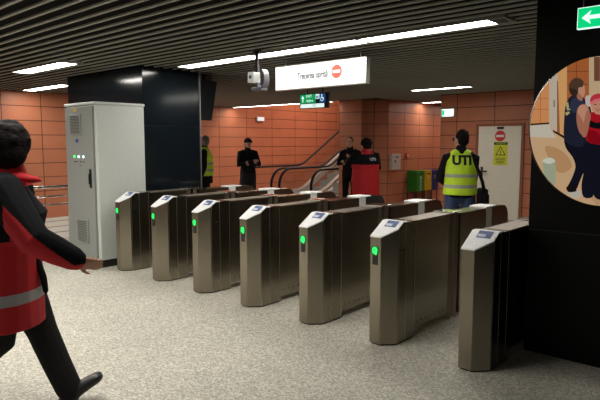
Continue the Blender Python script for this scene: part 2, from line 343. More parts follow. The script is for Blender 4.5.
# ------------------------------------------------------------------ ticket gates
GW = .195
def gate_proto():
    t = thing('ticket_gate', '', 'ticket gate', (0, 0, 0), 0, 'row of ticket gates')
    W = GW
    def outline(e=0.): return [(0-e, 0-e), (.10, 0-e), (W+e, .10), (W+e, .385), (0-e, .385)]
    zt = lambda x, y: .890+min(1, max(0, y)/.175)*.112
    bm = bmesh.new()
    prism(bm, outline(), .012, .889)
    # upper wedge below the cap
    a = [(0, 0), (.10, 0), (W, .10), (W, .175), (0, .175)]
    prism(bm, a, .889, 1, ztop=lambda x, y: zt(x, y)-.002)
    prism(bm, [(0, .175), (W, .175), (W, .385), (0, .385)], .889, 1.0)
    link('front_housing', bm, 'steel', t)
    bm = bmesh.new(); prism(bm, [(.012, .012), (.10, .012), (W-.01, .105), (W-.01, .375), (.012, .375)], 0, .012)
    link('plinth', bm, 'black', t)
    # thin seams on the side
    bm = bmesh.new()
    for yy in (.112, .225, .365): box(bm, W-.001, W+.0012, yy, yy+.004, .02, .99)
    link('side_seam', bm, 'alu', t)
    # white reader cap: sloped pentagon + flat part
    bm = bmesh.new()
    P = [(-.003, -.003), (.101, -.003), (W+.003, .098), (W+.003, .175), (-.003, .175)]
    v0 = [bm.verts.new((x, y, zt(x, y)-.003)) for x, y in P]; v1 = [bm.verts.new((x, y, zt(x, y)+.006)) for x, y in P]
    bm.faces.new(v0[::-1]); bm.faces.new(v1)
    for i in range(5): bm.faces.new((v0[i], v0[(i+1) % 5], v1[(i+1) % 5], v1[i]))
    box(bm, -.003, W+.003, .175, .235, .998, 1.008)
    cp = link('reader_cap', bm, 'white', t)
    n = Vector((0, -.112, .175)).normalized()
    bm = bmesh.new(); box(bm, .055, .160, .110, .172, 0, .003, mi=0); box(bm, .060, .120, .116, .140, .003, .004, mi=1)
    for v in bm.verts: v.co.z += zt(0, v.co.y)+.007
    link('card_reader', bm, ['reader', 'readerw'], cp)
    # slot on the chamfer side
    bm = bmesh.new(); box(bm, W, W+.002, .15, .215, .775, .785)
    link('side_slot', bm, 'black', t)
    bm = bmesh.new(); cyl(bm, (W, .19, .13), (W+.004, .19, .13), .008)
    link('side_lock', bm, 'chrome', t)
    # status light and sensor window
    bm = bmesh.new(); cyl(bm, (.047, -.001, .780), (.047, -.004, .780), .038, 24, 0)
    # curved arrow in the lens
    for k in range(9):
        a0 = PI*(.25+k*.11); a1 = a0+PI*.09
        q = [bm.verts.new((.047+r*math.cos(a), -.006, .780+r*math.sin(a)*1.25)) for r, a in ((.012, a0), (.024, a0), (.024, a1), (.012, a1))]
        bm.faces.new(q).material_index = 1
    q = [bm.verts.new((.047+x, -.006, .780+z)) for x, z in ((-.026, -.012), (.012, -.036), (.022, .006))]; bm.faces.new(q).material_index = 1
    q = [bm.verts.new((.047+x, -.006, .780+z)) for x, z in ((.0, -.004), (.008, .028), (.022, .012), (.014, -.01))]; bm.faces.new(q).material_index = 1
    link('status_light', bm, ['ledhalo', 'green'], t)
    link('sensor_window', B(.022, .072, -.003, 0, .665, .745), 'black', t)
    # long slim body
    bm = bmesh.new(); box(bm, .012, W-.02, .385, .985, .055, .985, bev=.004)
    for i in range(7): cyl(bm, (W-.022, .45+i*.075, .115), (W-.0185, .45+i*.075, .115), .007, 8, 1)
    link('barrier_body', bm, ['steel', 'black'], t)
    link('top_rail', B(.004, W-.010, .30, 1.03, .985, .999, bev=.003), 'steel_top', t)
    # twin posts carrying the retracting flaps
    for yy in (1.035, 1.145):
        bm = bmesh.new(); cyl(bm, (W-.05, yy, .0), (W-.05, yy, 1.0), .036, 20); cyl(bm, (.05, yy, .0), (.05, yy, 1.0), .036, 20); box(bm, .05, W-.05, yy-.03, yy+.03, .02, .985)
        link('post', bm, 'steel_top', t, smooth=False)
    bm = bmesh.new(); box(bm, 0, W, 1.0, 1.19, 1.0, 1.012, bev=.004)
    link('post_cap', bm, 'chrome', t)
    # rear body with rounded outer end
    bm = bmesh.new()
    pr = [(1.19, .03), (1.19, .985), (1.72, .985)]
    for k in range(7):
        a = PI/2*(1-k/6); pr.append((2.16+.13*math.cos(a)-.0, .85+.135*math.sin(a)))
    pr += [(2.29, .03)]
    a = [bm.verts.new((.006, y_, z_)) for y_, z_ in pr]; b = [bm.verts.new((W-.012, y_, z_)) for y_, z_ in pr]
    bm.faces.new(a); bm.faces.new(b[::-1])
    for i in range(len(pr)): bm.faces.new((a[i], a[(i+1) % len(pr)], b[(i+1) % len(pr)], b[i]))
    link('rear_housing', bm, 'steel', t)
    bm = bmesh.new(); box(bm, .0, W-.006, 1.74, 1.98, .985, 1.0, bev=.004)
    link('rear_cap', bm, 'white', t)
    link('rear_plate', B(W-.012, W-.008, 1.745, 1.87, .03, .985), 'rearp_lit', t)
    link('rear_seam', B(W-.012, W-.009, 1.84, 1.846, .03, .93), 'alu', t)
    return t
gx = [-6.634, -5.816, -5.021, -4.238, -3.431, -2.647, -1.856]
gl = ['steel ticket gate with green arrow light standing against the tall grey cabinet',
      'steel ticket gate with green arrow light, second in the row counted from the grey cabinet',
      'steel ticket gate with green arrow light, third in the row counted from the grey cabinet',
      'steel ticket gate with green arrow light, middle one of the row of seven',
      'steel ticket gate with green arrow light, third from the black wall at right',
      'steel ticket gate with green arrow light, next to the gate without a light',
      'nearest steel ticket gate, without any green light, beside the black wall at right']
g0 = gate_proto()
for i, x in enumerate(gx):
    g = g0 if i == 0 else copy_tree(g0)
    g.location = (x, 3.735, 0); g['label'] = gl[i]
    if i == 6:
        for ch in [q for q in bpy.data.objects if q.parent == g and q.name.split('.')[0] in ('status_light', 'sensor_window')]: bpy.data.objects.remove(ch)

# ------------------------------------------------------------------ electrical cabinet
t = thing('electrical_cabinet', 'tall light grey electrical cabinet standing in front of the left black column', 'cabinet', (-7.70, 3.65, 0))
cw, cdp, chh = .83, .69, 2.13
link('plinth', B(.02, cw-.02, .02, cdp-.02, 0, .10), 'black', t)
link('body', B(0, cw, .0, cdp, .10, chh, bev=.008), 'cab2', t)
link('roof_panel', B(-.01, cw+.01, -.03, cdp+.01, chh, chh+.035, bev=.008), 'cab2', t)
dr = link('door', B(.01, cw-.07, -.03, 0, .12, chh-.02, bev=.006), 'cab', t)
def vent(x0, x1, z0, z1):
    bm = bmesh.new(); box(bm, x0, x1, -.045, -.03, z0, z1, bev=.004)
    n = 12
    for i in range(n):
        z = z0+.03+(z1-z0-.06)*i/(n-1); box(bm, x0+.025, x1-.025, -.051, -.045, z-.004, z+.004, mi=1)
    link('vent_grille', bm, ['cab', 'cabd'], dr)
vent(.17, .47, 1.74, 2.02); vent(.27, .57, .30, .62)
link('blue_sticker', B(.30, .37, -.0325, -.03, 1.645, 1.685), 'blue', dr)
link('warning_sticker', B(.27, .34, -.0325, -.03, 2.055, 2.095), 'orange', dr)
for k, (x, m) in enumerate(((.25, 'green'), (.37, 'whiteled'), (.50, 'whiteled'))):
    bm = bmesh.new(); cyl(bm, (x, -.03, 1.455), (x, -.04, 1.455), .016); link('indicator_lamp', bm, m, dr)
bm = bmesh.new()
for x in (.25, .31, .42, .50): box(bm, x-.02, x+.02, -.032, -.03, 1.38, 1.395)
box(bm, .38, .44, -.032, -.03, 1.33, 1.34)
link('lamp_captions', bm, 'black', dr)
bm = bmesh.new(); box(bm, .665, .70, -.05, -.03, 1.05, 1.30, bev=.006); box(bm, .67, .695, -.065, -.05, 1.10, 1.24, bev=.006)
link('door_handle', bm, 'black', dr)

# ------------------------------------------------------------------ handrail fence at left
t = thing('handrail_fence', 'low steel fence of three horizontal rails behind the grey cabinet', 'railing', (-9.2, 3.0, 0))
for z in (.925, .77, .635):
    bm = bmesh.new(); cyl(bm, (0, -2.2, z), (0, 1.36, z), .021 if z > .9 else .014, 12); link('rail', bm, 'chrome', t, smooth=False)
for yy in (-2.2, -1.0, .2, 1.34):
    bm = bmesh.new(); cyl(bm, (0, yy, 0), (0, yy, .92), .02, 12); link('post', bm, 'chrome', t)

# ------------------------------------------------------------------ hanging light box sign
sy = 5.35
t = thing('hanging_sign', 'white lit rectangular sign with Trecerea oprita and a red symbol, hanging from the ceiling', 'sign', (-4.585, sy, 2.462))
hw, hh = .725, .152
link('frame', B(-hw, hw, -.03, .04, -hh, hh, bev=.004), 'signf', t)
fc = link('face', B(-hw+.012, hw-.02, -.034, -.03, -hh+.010, hh-.012), 'signw', t)
link('lettering', face_front(text_bm('Trecerea oprită', .108, .001, sx=.70, bold=.0018), (-.08, -.0375, .0)), 'ink', fc)
bm = bmesh.new(); cyl(bm, (.30, -.034, .015), (.30, -.038, .015), .078, 32, 0); box(bm, .245, .355, -.041, -.038, .0, .034, mi=1)
face = link('no_entry_symbol', bm, ['red', 'signw'], fc)
bm = face_front(text_bm('STOP', .03, .0005), (.30, -.0415, .017)); link('symbol_text', bm, 'red', face)
for x in (-.60, .60):
    bm = bmesh.new(); cyl(bm, (x, .035, hh), (x, .035, CH-2.462), .008, 8); link('hanging_rod', bm, 'signf', t)

# camera / loudspeaker unit on a ceiling pole
t = thing('ceiling_camera', 'white camera box with grey bracket on a black ceiling pole left of the lit sign', 'camera', (-4.89, 4.6, 2.69))
bm = bmesh.new(); cyl(bm, (0, 0, 0), (0, 0, -.27), .022, 12); cyl(bm, (0, 0, 0), (0, 0, -.02), .05, 16); cyl(bm, (0, 0, -.16), (0, 0, -.26), .034, 12)
link('pole', bm, 'black', t)
bm = bmesh.new(); box(bm, -.045, .055, -.11, .0, -.36, -.245, bev=.008); link('camera_body', bm, 'camw_glow', t)
bm = bmesh.new(); cyl(bm, (.005, -.11, -.30), (.005, -.115, -.30), .02, 16); link('lens', bm, 'camg', t)
bm = bmesh.new()
sweep(bm, [(.10+.05*math.sin(a), 0, -.32-.10*math.cos(a)) for a in [PI*k/12 for k in range(-2, 12)]], [(-.04, -.012), (.04, -.012), (.04, .012), (-.04, .012)], Vector((0, 1, 0)))
box(bm, -.05, .12, -.05, .05, -.45, -.415, bev=.005); box(bm, .0, .03, -.02, .02, -.43, -.26)
link('bracket', bm, 'camg', t)

# tilted monitor behind the left column
t = thing('hanging_monitor', 'black tilted monitor hanging at the right edge of the left black column', 'monitor', (-7.07, 5.46, 2.31))
t.rotation_euler = (0, math.radians(14), 0)
link('back_shell', B(-.10, -.02, -.0, .30, -.34, .27, bev=.01), 'rubber', t)
link('screen', B(-.02, -.012, .02, .28, -.32, .25), 'lacquer', t)
link('mount', B(-.14, -.05, .08, .2, .22, .36), 'black', t)

# green / blue direction sign
t = thing('direction_sign', 'green and blue hanging direction sign with arrow and wheelchair symbol', 'sign', (-7.49, 8.6, 2.47))
link('casing', B(-.40, .36, .0, .04, -.155, .14, bev=.004), 'black', t)
link('green_panel', B(-.38, .03, -.006, 0, -.05, .125), 'gsign', t)
link('blue_panel', B(.13, .28, -.006, 0, -.05, .125), 'bsign', t)
pw = link('white_strip', B(-.37, .25, -.006, 0, -.14, -.065), 'wsign', t)
link('strip_text', face_front(text_bm('M2', .07, .0005), (.0, -.008, -.103)), 'ink', pw)
bm = bmesh.new(); box(bm, -.315, -.297, -.010, -.006, -.03, .06)
q = [bm.verts.new(p) for p in ((-.345, -.010, .05), (-.267, -.010, .05), (-.306, -.010, .10))]; bm.faces.new(q)
link('arrow', bm, 'wsign', t)
link('sign_text', face_front(text_bm('EXIT', .075, .0005), (-.14, -.008, .085)), 'wsign', t)
link('sign_text', face_front(text_bm('Ieșire', .075, .0005), (-.12, -.008, .0)), 'wsign', t)
bm = bmesh.new(); box(bm, .035, .125, -.006, .0, .03, .12); box(bm, .05, .075, -.008, -.006, .04, .09, mi=1); box(bm, .085, .11, -.008, -.006, .04, .09, mi=1)
link('lift_symbol', bm, ['wsign', 'bsign'], t)
bm = bmesh.new(); cyl(bm, (.195, -.006, .10), (.195, -.009, .10), .012, 12); box(bm, .188, .204, -.009, -.006, .04, .09); box(bm, .20, .235, -.009, -.006, .035, .047); box(bm, .228, .24, -.009, -.006, .0, .045)
for k in range(12):
    a0 = PI*(.55+k*.11); a1 = a0+PI*.10
    bm.faces.new([bm.verts.new((.195+r*math.cos(a), -.008, .02+r*math.sin(a))) for r, a in ((.028, a0), (.04, a0), (.04, a1), (.028, a1))])
link('wheelchair_symbol', bm, 'wsign', t)
for x in (-.2, .2):
    bm = bmesh.new(); cyl(bm, (x, .02, .14), (x, .02, .23), .01, 8); link('hanging_rod', bm, 'black', t)

# small exit signs
t = thing('emergency_exit_sign', 'small lit green and white exit sign on the orange wall beside the door', 'sign', (-6.22, 11.66, 2.30))
link('casing', B(-.17, .15, -.0, .04, -.09, .09, bev=.005), 'white', t)
link('lit_face', B(-.13, .14, -.006, 0, -.075, .075), 'exits', t)
link('arrow', B(-.125, -.07, -.009, -.006, -.06, .06), 'exitg', t)
t = thing('hanging_exit_sign', 'green lit exit sign with a white left arrow, hung above the round panel', 'sign', (-1.08, 4.0, 2.443))
link('casing', B(-.15, .20, .0, .03, -.068, .068, bev=.004), 'exitw', t)
link('green_face', B(-.144, .194, -.004, 0, -.062, .062), 'exitg', t)
bm = bmesh.new()
q = [bm.verts.new((x, -.007, z)) for x, z in ((-.12, 0), (-.065, .042), (-.075, .012), (.02, .012), (.02, -.012), (-.075, -.012), (-.065, -.042))]
bm.faces.new(q)
q = [bm.verts.new((x, -.007, z)) for x, z in ((.04, -.056), (.046, -.056), (.046, .056), (.04, .056))]; bm.faces.new(q)
link('white_arrow', bm, 'exitw', t)
bm = bmesh.new(); box(bm, .08, .16, -.008, -.004, -.045, .045); link('figure_panel', bm, 'exitw', t)
for x in (-.12, .16):
    bm = bmesh.new(); cyl(bm, (x, .015, .068), (x, .015, CH-2.443), .004, 8); link('hanging_cable', bm, 'camg', t)

# small plate on the escalator wall
t = thing('wall_plate', 'small pale square plate high on the orange wall left of the escalators', 'wall plate', (-13.44, 12.75, 2.385))
link('plate', B(-.0, .05, -.17, .17, -.075, .075, bev=.01), 'box', t)
link('plate_face', B(.05, .055, -.14, .14, -.055, .055), 'signw', t)

# door signs (on the door)
t = thing('no_entry_sign', 'round red no entry sign on the upper part of the cream door', 'sign', (-4.995, 11.655, 1.775))
bm = bmesh.new(); cyl(bm, (0, .004, 0), (0, -.002, 0), .112, 32); link('disc', bm, 'redp', t)
link('white_bar', B(-.085, .085, -.004, -.002, -.024, .024), 'mark', t)
t = thing('warning_poster', 'yellow-green warning poster with a triangle, below the no entry sign on the door', 'poster', (-4.975, 11.655, 1.41))
link('sheet', B(-.15, .15, -.001, .004, -.245, .245), 'yellow', t)
hd = link('header', B(-.145, .145, -.003, -.001, .18, .235), 'ygreen', t)
link('header_text', face_front(text_bm('ATENTIE', .05, .0003), (0, -.004, .207)), 'yellow', hd)
bm = bmesh.new()
def tri(bm, s, z, y): return [bm.verts.new(p) for p in ((-s, y, z-s*.6), (s, y, z-s*.6), (0, y, z+s*1.05))]
a = tri(bm, .115, .03, -.003); b = tri(bm, .085, .03, -.003)
for i in range(3): bm.faces.new((a[i], a[(i+1) % 3], b[(i+1) % 3], b[i]))
box(bm, -.008, .008, -.004, -.002, .0, .06); box(bm, -.008, .008, -.004, -.002, -.02, -.008)
for k in range(4): box(bm, -.11+.01*k, .11-.01*k, -.003, -.001, -.105-.032*k, -.093-.032*k)
link('triangle_and_text', bm, 'ygreen', t)

# wall box and fire point on the corridor wall
t = thing('wall_box', 'pale rectangular box mounted on the orange corridor wall', 'wall box', (-8.05, 12.32, 1.15))
link('casing', B(0, .09, -.20, .20, -.20, .20, bev=.01), 'box', t)
bm = bmesh.new(); box(bm, .09, .094, -.06, .10, .10, .14); box(bm, .09, .094, -.10, -.02, -.02, .04)
link('label_marks', bm, 'camg', t)
t = thing('fire_call_point', 'small red fire call point on the orange wall right of the pale box', 'fire call point', (-8.05, 12.93, 1.30))
link('casing', B(0, .04, -.05, .05, -.06, .06, bev=.006), 'redp', t)
link('glass', B(.04, .043, -.03, .03, -.03, .03), 'mark', t)

# recycling bins
def bin_(yc, wd, m, label, icons=False):
    t = thing('recycling_bin', label, 'bin', (-7.72, yc, 0), 0, 'recycling bins along the corridor wall')
    h = wd/2-.006
    bm = bmesh.new(); box(bm, -.30, 0, -h, h, .36, .86, bev=.012); link('container', bm, m, t)
    bm = bmesh.new(); box(bm, -.30, .0, -h, h, .86, .90, bev=.012); link('lid', bm, m, t)
    link('slot', B(.0, .004, -h*.6, h*.6, .79, .82), 'black', t)
    for s in (-h+.02, h-.02):
        for xx in (-.02, -.28):
            bm = bmesh.new(); cyl(bm, (xx, s, 0), (xx, s, .36), .012, 8); link('leg', bm, 'black', t)
    bm = bmesh.new()
    for k in range(4 if icons else 1):
        z = .72-k*.10
        for a in range(3):
            an = 2*PI*a/3; cy, cz = .035*math.cos(an), .035*math.sin(an)
            box(bm, .0, .003, cy-.02, cy+.02, z+cz-.012, z+cz+.012)
    link('recycling_mark', bm, 'mark', t)
bin_(13.12, .40, 'bgreen2', 'green recycling bin with white marks, nearest of the three bins', True)
bin_(13.51, .36, 'byellow', 'yellow recycling bin between the green and the blue one')
bin_(13.87, .34, 'bblue', 'dark blue recycling bin at the far end of the three bins')

# ------------------------------------------------------------------ escalators
def rail_path(X, y0, zr, ybend, dy_end=7.0, ang=32):
    r = zr*.46; pts = []
    for k in range(9):                                   # newel curve from below up to the horizontal run
        a = -PI/2*.0 - PI*(1-k/8)*.62
        pts.append((X, y0+r-r*math.cos(PI/2*1.0-0) if False else y0+r+r*math.sin(-PI*(.5)*(1-k/8)), zr-r+r*math.cos(PI*.5*(1-k/8))))
    pts.insert(0, (X, y0+.03, zr-r*1.9))
    pts.append((X, ybend-.5, zr))
    ta = math.tan(math.radians(ang)); Rb = .9
    for k in range(7):
        f = k/6; a = math.radians(ang)*f
        pts.append((X, ybend-.2+Rb*math.sin(a)/1.0*1.0, zr+Rb*(1-math.cos(a))))
    x, yy, zz = pts[-1]; d = dy_end
    pts.append((X, yy+d, zz+d*ta))
    return pts
def balustrade(t, X, y0, zr, ybend, ang, top=5.05):
    pts = [Vector(p) for p in rail_path(X, y0, zr, ybend, ang=ang)]
    # stop under the shaft ceiling
    p, q = pts[-2], pts[-1]; f = min(1, (top-p.z)/(q.z-p.z)); f = min(f, (20.9-p.y)/(q.y-p.y)); pts[-1] = p+(q-p)*f
    bm = bmesh.new(); sweep(bm, pts, circ(.04, 10, .75)); link('handrail', bm, 'rubber', t, smooth=True)
    # glass panel and inclined skirt under the rail
    up = [q for q in pts[1:]]
    bm = bmesh.new(); hs = zr-.30
    def strip(z_off0, z_off1, th, x=0.):
        a = []
        for q in up:
            zb = max(.02, q.z-z_off1) if q.y < ybend+.1 else q.z-z_off1
            a.append((q.y, q.z-z_off0, min(zb, q.z-z_off0-.01)))
        r = [[bm.verts.new((X+x+s*th/2, y_, zz)) for s, zz in ((-1, z0), (1, z0), (1, z1), (-1, z1))] for y_, z0, z1 in a]
        for r0, r1 in zip(r, r[1:]):
            for i in range(4): bm.faces.new((r0[i], r0[(i+1) % 4], r1[(i+1) % 4], r1[i]))
        bm.faces.new(r[0]); bm.faces.new(r[-1][::-1])
    rows = [(bm.verts.new((X, q.y, q.z-.03)), bm.verts.new((X, q.y, max(.02, q.z-zr+.22) if q.y < ybend+.1 else q.z-zr+.22))) for q in up[1:]]
    for (a, b), (c, d_) in zip(rows, rows[1:]):
        bm.faces.new((a, b, d_, c))
    link('glass_panel', bm, 'glass', t)
    bm = bmesh.new(); strip(zr-.22, zr-.02, .13); link('skirt', bm, 'skirt', t)
def escalator(label, XL, XR, yL, yR, zL, zR, bendL, bendR, ang, lead):
    t = thing('escalator', label, 'escalator', ((XL+XR)/2, min(yL, yR), 0), 0, 'escalators at the back')
    cx, cy = t.location.x, t.location.y
    sub = bpy.data.objects
    for X, y0, z, b in ((XL, yL, zL, bendL), (XR, yR, zR, bendR)):
        before = set(o.name for o in bpy.data.objects)
        balustrade(t, X, y0, z, b, ang)
        for o in bpy.data.objects:
            if o.name not in before and o.parent == t:
                for v in o.data.vertices: v.co.x -= cx; v.co.y -= cy
    # steps
    x0, x1 = XL+.09-cx, XR-.09-cx; yb = min(bendL, bendR)+.1-cy
    bm = bmesh.new(); run = .36; rise = run*math.tan(math.radians(ang)); n = 0; yy = yb-lead; z = .03
    box(bm, x0, x1, yy-.5, yy, .0, z)
    link('comb_plate', bm, 'alu', t)
    ysr = yy
    bm = bmesh.new()
    for k in range(20):
        zt = z if k < 2 else z+(k-1)*rise
        if ysr+run+cy > 20.9 or zt > 4.0: break
        box(bm, x0, x1, ysr, ysr+run+.01, max(0, zt-rise-.25), zt)
        for j in range(18): box(bm, x0+(x1-x0)*(j+.2)/18, x0+(x1-x0)*(j+.6)/18, ysr, ysr+run, zt, zt+.012)
        ysr += run
    link('steps', bm, 'step', t)
    return t
escalator('left-hand escalator with black handrails rising beside the orange wall', -11.75, -10.80, 10.4, 10.65, .945, .94, 12.85, 12.75, 30, .3)
escalator('right-hand escalator with grey steps rising behind the orange pillar', -10.55, -9.50, 10.70, 10.78, .94, .94, 12.75, 12.75, 30, 1.1)

# ------------------------------------------------------------------ round inset picture built as a panel, with added glow
S = 3.6/568
t = thing('round_inset_picture', 'large round inset picture of two people with added glow, before the black wall', 'picture', (-1.0245, 3.979, 1.7193))
t.rotation_euler = (math.radians(90-5.83), 0, math.radians(42.5))
Rr = 75.0
circle = [(Rr*math.cos(2*PI*i/96), Rr*math.sin(2*PI*i/96)) for i in range(96)]
def clip(poly):
    out = poly
    for i in range(96):
        a = circle[i]; b = circle[(i+1) % 96]; inp, out = out, []
        ins = lambda p: (b[0]-a[0])*(p[1]-a[1])-(b[1]-a[1])*(p[0]-a[0]) >= -1e-9
        for k in range(len(inp)):
            p, q = inp[k-1], inp[k]; ip, iq = ins(p), ins(q)
            if ip != iq:
                d1 = (b[0]-a[0])*(p[1]-a[1])-(b[1]-a[1])*(p[0]-a[0]); d2 = (b[0]-a[0])*(q[1]-a[1])-(b[1]-a[1])*(q[0]-a[0]); f = d1/(d1-d2)
                out.append((p[0]+f*(q[0]-p[0]), p[1]+f*(q[1]-p[1])))
            if iq: out.append(q)
        if not out: return []
    return out
PM = {}
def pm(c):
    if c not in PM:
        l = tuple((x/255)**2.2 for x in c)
        PM[c] = mat('glowing_print', l, .5, emis=l, es=.62)  # print emits its own colour, glow added to brighten the picture
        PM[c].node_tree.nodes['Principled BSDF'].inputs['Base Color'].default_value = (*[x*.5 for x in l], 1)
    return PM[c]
def art(name, shapes, layer, parent=t, label=None, blur=0):
    bm = bmesh.new(); mats = []
    for k, (c, poly) in enumerate(shapes):
        p = clip([(x-605, 130-y) for x, y in poly])
        if len(p) < 3: continue
        m = pm(c)
        if m not in mats: mats.append(m)
        z0 = layer*.0022+k*.00004; z1 = z0+.0006
        a = [bm.verts.new((x*S, y*S, z0)) for x, y in p]; b = [bm.verts.new((x*S, y*S, z1)) for x, y in p]
        f = bm.faces.new(b); f.material_index = mats.index(m)
        for i in range(len(p)):
            g = bm.faces.new((a[i], a[(i+1) % len(p)], b[(i+1) % len(p)], b[i])); g.material_index = mats.index(m)
    o = link(name, bm, mats, parent)
    if label: o['label'] = label
    return o
bm = bmesh.new(); cyl(bm, (0, 0, -.022), (0, 0, -.001), Rr*S, 96); link('backing_disc', bm, 'black', t)
bm = bmesh.new(); cyl(bm, (0, 0, -.02), (.0, 0, -.05), .06, 16)
link('mount', bm, 'black', t)
def smooth_poly(pts, n=3):
    out = []
    L = len(pts)
    for i in range(L):
        p0, p1, p2, p3 = pts[i-1], pts[i], pts[(i+1) % L], pts[(i+2) % L]
        for k in range(n):
            u = k/n
            out.append(tuple(.5*((2*p1[j])+(-p0[j]+p2[j])*u+(2*p0[j]-5*p1[j]+4*p2[j]-p3[j])*u*u+(-p0[j]+3*p1[j]-3*p2[j]+p3[j])*u**3) for j in (0, 1)))
    return out
R4 = lambda x0, y0, x1, y1: [(x0, y0), (x1, y0), (x1, y1), (x0, y1)]
OR, ORD, ORL = (176, 102, 58), (120, 66, 40), (222, 150, 96)
sh = [(OR, R4(525, 50, 690, 210)), (ORL, R4(525, 50, 551, 130)), ((205, 188, 168), [(549, 50), (558, 50), (558, 132), (549, 126)]), ((226, 168, 108), [(557, 50), (567, 50), (567, 139), (560, 135)]),
      ((206, 178, 140), R4(589, 50, 690, 160)), ((120, 78, 62), R4(594, 56, 600, 80)), ((150, 120, 100), R4(606, 60, 640, 100))]
for yy in (70, 83, 97, 111, 125): sh.append((ORD, R4(567, yy, 589, yy+.7)))
for yy in (97, 108): sh.append(((180, 110, 66), R4(528, yy, 549, yy+.6)))
sh += [(ORD, R4(576, 50, 576.7, 145)), ((180, 110, 66), R4(540, 90, 540.6, 125)), ((90, 60, 45), R4(557.2, 80, 557.9, 134)), ((110, 90, 75), R4(553.6, 99, 554.6, 106))]
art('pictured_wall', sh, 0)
sh = [((214, 176, 134), [(525, 124), (549, 122.5), (553, 129), (567, 137), (590, 145), (690, 170), (690, 215), (525, 215)]), ((210, 202, 184), [(525, 124), (549, 122.5), (552, 131), (556, 137), (533, 136), (525, 136)]),
      ((196, 150, 106), smooth_poly([(545, 145), (562, 150), (572, 165), (560, 172), (550, 160)])), ((200, 160, 120), smooth_poly([(590, 185), (612, 183), (620, 200), (596, 204)])),
      ((74, 48, 36), [(525, 123), (549, 121.5), (549, 123.2), (525, 124.8)]), ((60, 42, 34), [(553, 129), (567, 136.5), (567, 139.5), (553, 131)]), ((60, 42, 34), [(559, 133.5), (567, 137), (590, 144), (590, 146.5), (567, 140)])]
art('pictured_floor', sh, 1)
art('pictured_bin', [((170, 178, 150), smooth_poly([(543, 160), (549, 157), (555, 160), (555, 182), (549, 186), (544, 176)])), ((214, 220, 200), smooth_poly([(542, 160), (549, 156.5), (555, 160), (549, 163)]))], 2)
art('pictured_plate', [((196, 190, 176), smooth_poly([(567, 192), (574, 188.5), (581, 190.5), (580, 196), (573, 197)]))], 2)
NV, NV2, SK, SK2 = (38, 40, 56), (26, 27, 38), (206, 148, 122), (176, 116, 92)
man = [(NV2, smooth_poly([(566, 134), (565, 146), (572, 156), (575, 166), (571, 178), (566.5, 188), (575, 189), (579, 181), (583, 172), (581, 184), (583, 196), (592, 196), (594, 186), (598, 172), (600, 150), (592, 134)])),
       ((30, 24, 24), smooth_poly([(566, 186), (573, 185), (576, 190), (568, 191)])),
       (NV, smooth_poly([(571, 95), (566, 102), (564, 115), (564.5, 140), (580, 146), (590, 140), (591, 112), (586, 100), (578, 95)])),
       ((54, 58, 80), smooth_poly([(573, 97), (569, 106), (573, 112), (583, 108), (582, 99)])),
       (SK2, smooth_poly([(578, 106), (576, 113), (576.5, 124), (580, 133), (585, 133), (587, 120), (589, 110), (585, 103)])),
       (SK, smooth_poly([(579, 105), (577, 112), (580, 116), (584, 122), (588, 116), (587, 107), (583, 104)])),
       (SK, smooth_poly([(577, 86), (577, 95), (580, 98), (583, 95.5), (584.5, 92), (584.2, 88), (583, 84)])), (SK2, smooth_poly([(576.5, 92), (577, 98), (582, 100), (581, 95)])),
       ((84, 64, 50), smooth_poly([(568.5, 84), (569, 91), (573, 96), (577.5, 93), (578, 87), (582, 86), (583, 81), (579, 77.6), (573, 77.8)])),
       ((60, 44, 36), smooth_poly([(569, 88), (571, 94), (575, 95.5), (576.5, 90), (573, 88)])),
       ((190, 180, 120), [(565.5, 103), (567.5, 101), (568.5, 106), (566.8, 110)]), ((190, 180, 120), [(564.5, 112), (568, 110.5), (569.5, 112), (566, 115)]), ((180, 175, 130), [(566.2, 107), (570, 108), (569.5, 109.5), (566.2, 109)])]
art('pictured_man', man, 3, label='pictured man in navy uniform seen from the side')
RD, RD2 = (176, 28, 40), (140, 18, 30)
wom = [(NV2, smooth_poly([(586, 138), (584, 160), (589, 180), (594, 196), (602, 197), (604, 178), (608, 197), (618, 197), (622, 170), (620, 140)])),
       (RD, smooth_poly([(590, 112), (586, 122), (586, 140), (602, 144), (620, 142), (622, 124), (616, 113), (603, 110)])), (RD2, smooth_poly([(588, 130), (588, 141), (600, 143), (597, 132)])),
       ((24, 22, 28), smooth_poly([(588, 119), (596, 122), (606, 120), (614, 124), (612, 129), (598, 128), (589, 126)])),
       ((206, 196, 186), smooth_poly([(585, 96), (589, 95), (591, 103), (588, 106), (585, 103)])),
       (SK, smooth_poly([(590.5, 101), (591, 108), (595, 113), (600, 113.5), (604, 109), (605, 101), (598, 98)])), (SK2, smooth_poly([(594, 107), (597, 109), (600, 107.5), (597, 111)])), ((60, 36, 32), R4(593.2, 103.2, 596, 104)), ((60, 36, 32), R4(599, 103.2, 601.6, 104)),
       ((200, 60, 70), smooth_poly([(590, 102), (590, 97), (594, 93.5), (601, 93), (606, 97), (606, 102), (598, 99)])), ((226, 120, 124), smooth_poly([(589, 102.6), (594, 98.6), (601, 98), (606, 101), (598, 100.5), (592, 103.6)])),
       (SK2, smooth_poly([(586, 110), (583, 122), (581, 134), (585, 136), (588, 126), (590, 114)]))]
art('pictured_woman', wom, 4, label='pictured woman in red shirt and pink cap')
